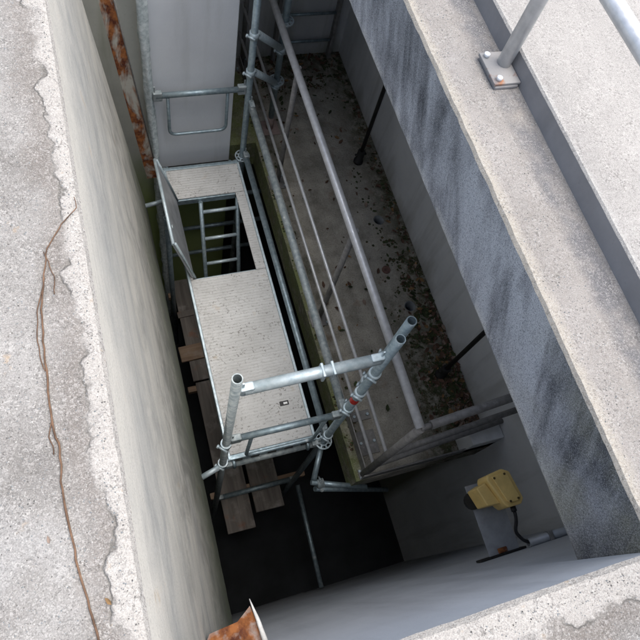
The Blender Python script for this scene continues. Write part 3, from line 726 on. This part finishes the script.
# ------------------------------------------------------------------ loose and growing things
def vine(pts, r, z=.004):
    out = []
    for (x, y), (x2, y2) in zip(pts, pts[1:]):
        for i in range(5):
            t = i / 5; p = Vector((x + (x2 - x) * t, y + (y2 - y) * t, z)); p.x += mnoise.noise(p * 40) * .004; p.z += mnoise.noise(p * 30 + up(2)) * .002; out.append(p)
    return out
VP = [(-.049, 1.02), (-.09, .986), (-.151, .944), (-.193, .878), (-.208, .796), (-.221, .718), (-.227, .616), (-.228, .53), (-.229, .448), (-.22, .379), (-.226, .293), (-.216, .168), (-.204, .068), (-.192, -.008), (-.185, -.15)]
vt = thing('dry_vine', (-.22, .4, 0), 'thin brown dried vine stem lying along the pale left wall top', 'vine')
p = vine([(min(x, -.112), y) for x, y in VP], .003); bm = B(); tube(bm, p, [.0010 + .0013 * min(1, i / 30) for i in range(len(p))], 7, jit=.35); part('stem', bm, 'stem', vt, True)
for V in ([(-.205, .80), (-.23, .719), (-.238, .669), (-.237, .613), (-.229, .55)], [(-.20, .87), (-.185, .80), (-.19, .74)], [(-.228, .45), (-.236, .41), (-.233, .36)]):
    p = vine(V, .002); bm = B(); tube(bm, p, .0013, 6, jit=.3); part('side_stem', bm, 'stem', vt, True)

def leaf(bm, p, s, mi):
    a = random.uniform(0, 6.28); rot = Matrix.Rotation(a, 3, 'Z') @ Matrix.Rotation(random.uniform(-.5, .5), 3, 'X') @ Matrix.Rotation(random.uniform(-.5, .5), 3, 'Y')
    w = random.uniform(.35, .6); cu = random.uniform(.1, .45)
    q = [(-1, 0, 0), (-.35, -w, cu * .6), (.4, -w * .8, cu * .6), (1, 0, cu), (.4, w * .8, cu * .6), (-.35, w, cu * .6), (0, 0, 0)]
    v = [bm.verts.new(Vector(p) + rot @ Vector(c) * s) for c in q]
    for i in range(6): bm.faces.new((v[i], v[(i + 1) % 6], v[6])).material_index = mi
bm = B()
for i in range(900):
    u = random.random()
    if u < .55: x, y = 2.215 - abs(random.gauss(0, .13)), .65 + abs(random.gauss(0, .65))
    elif u < .7: x, y = 2.2 - abs(random.gauss(0, .05)), random.uniform(.6, 4.3)
    elif u < .85: x, y = random.uniform(1.4, 2.2), 4.35 - abs(random.gauss(0, .2))
    else: x, y = random.uniform(1.3, 2.2), random.uniform(.6, 4.3)
    if not (1.28 < x < 2.215 and .62 < y < 4.35): continue
    if any((x - a) ** 2 + (y - b) ** 2 < .0045 for a, b in holes): continue
    leaf(bm, (x, y, -2.795 + random.random() * .012), random.uniform(.009, .03), random.choice((0, 0, 0, 0, 1, 2, 2, 2, 3, 3)))
l = finish('leaf_litter', bm, ['leaf_a', 'leaf_b', 'leaf_c', 'leaf_d']); l['label'] = 'dead leaves and moss scraps blown along the slab edges'; kind(l, 'stuff'); l['category'] = 'leaves'
bm = B()
for i in range(9000):
    u = random.random()
    if u < .7: x, y = 2.225 - abs(random.gauss(0, .15)), .62 + abs(random.gauss(0, .9))
    elif u < .92: x, y = random.uniform(1.35, 2.2), 4.36 - abs(random.gauss(0, .25))
    else: x, y = random.uniform(1.19, 1.25) + random.gauss(0, .03), random.uniform(.6, 4.3)
    if not (1.19 < x < 2.22 and .62 < y < 4.36): continue
    if mnoise.noise(Vector((x * 9, y * 9, 0))) < .08: continue
    if any((x - a) ** 2 + (y - b) ** 2 < .0045 for a, b in holes): continue
    r = random.uniform(.004, .018); h = random.uniform(.003, .009)
    a0 = random.random() * 6; v = [bm.verts.new((x + r * math.cos(a0 + k * 1.2566) * random.uniform(.7, 1.2), y + r * math.sin(a0 + k * 1.2566) * random.uniform(.7, 1.2), -2.801)) for k in range(5)]
    t = bm.verts.new((x, y, -2.8 + h))
    for k in range(5): bm.faces.new((v[k], v[(k + 1) % 5], t)).material_index = 0 if random.random() < .75 else 1
l = finish('moss', bm, ['leaf_c', 'leaf_a']); l['label'] = 'green and brown moss tufts growing on the slab'; kind(l, 'stuff'); l['category'] = 'moss'
# grit on the wall tops: real grains standing proud of the concrete
bm = B()
def grit(x, y, z, r, mi):
    v = [bm.verts.new((x + r * math.cos(k * 1.571 + r * 900) * random.uniform(.6, 1.2), y + r * math.sin(k * 1.571 + r * 900) * random.uniform(.6, 1.2), z - .0008)) for k in range(4)]
    t = bm.verts.new((x + random.uniform(-.3, .3) * r, y + random.uniform(-.3, .3) * r, z + r * random.uniform(.4, .9)))
    for k in range(4): bm.faces.new((v[k], v[(k + 1) % 4], t)).material_index = mi
for i in range(4500):
    y = random.uniform(-.17, 1.75); x = random.uniform(-.45, -.115); grit(x, y, .0005, random.uniform(.001, .0028), random.choice((0, 0, 1, 1, 2)))
for i in range(1500):
    x = random.uniform(.2, 1.04); y = random.uniform(-.5, -.205); grit(x, y, .0005, random.uniform(.001, .0028), random.choice((0, 0, 1, 1, 2)))
for i in range(2500):
    y = random.uniform(-.15, 2.2); x = random.uniform(1.075, 1.31); grit(x, y, .0003, random.uniform(.001, .003), random.choice((0, 0, 1, 1, 2)))
l = finish('grit', bm, ['grit_a', 'hole', 'grit_b']); l['label'] = 'loose grains of grit on the concrete wall tops'; kind(l, 'stuff'); l['category'] = 'grit'
for (x, y, s, mi, lab) in ((-.166, .055, .010, 'leaf_b', 'small ochre dead leaf on the left wall top near the bottom'), (-.262, .20, .010, 'leaf_d', 'pale curled dead leaf left of the dried vine')):
    bm = B(); leaf(bm, (x, y, .004), s, 0); tag(finish('dead_leaf', bm, mi, loc=(x, y, 0)), lab, 'leaf')
for o in C.objects:
    if 'base' in o: del o['base']
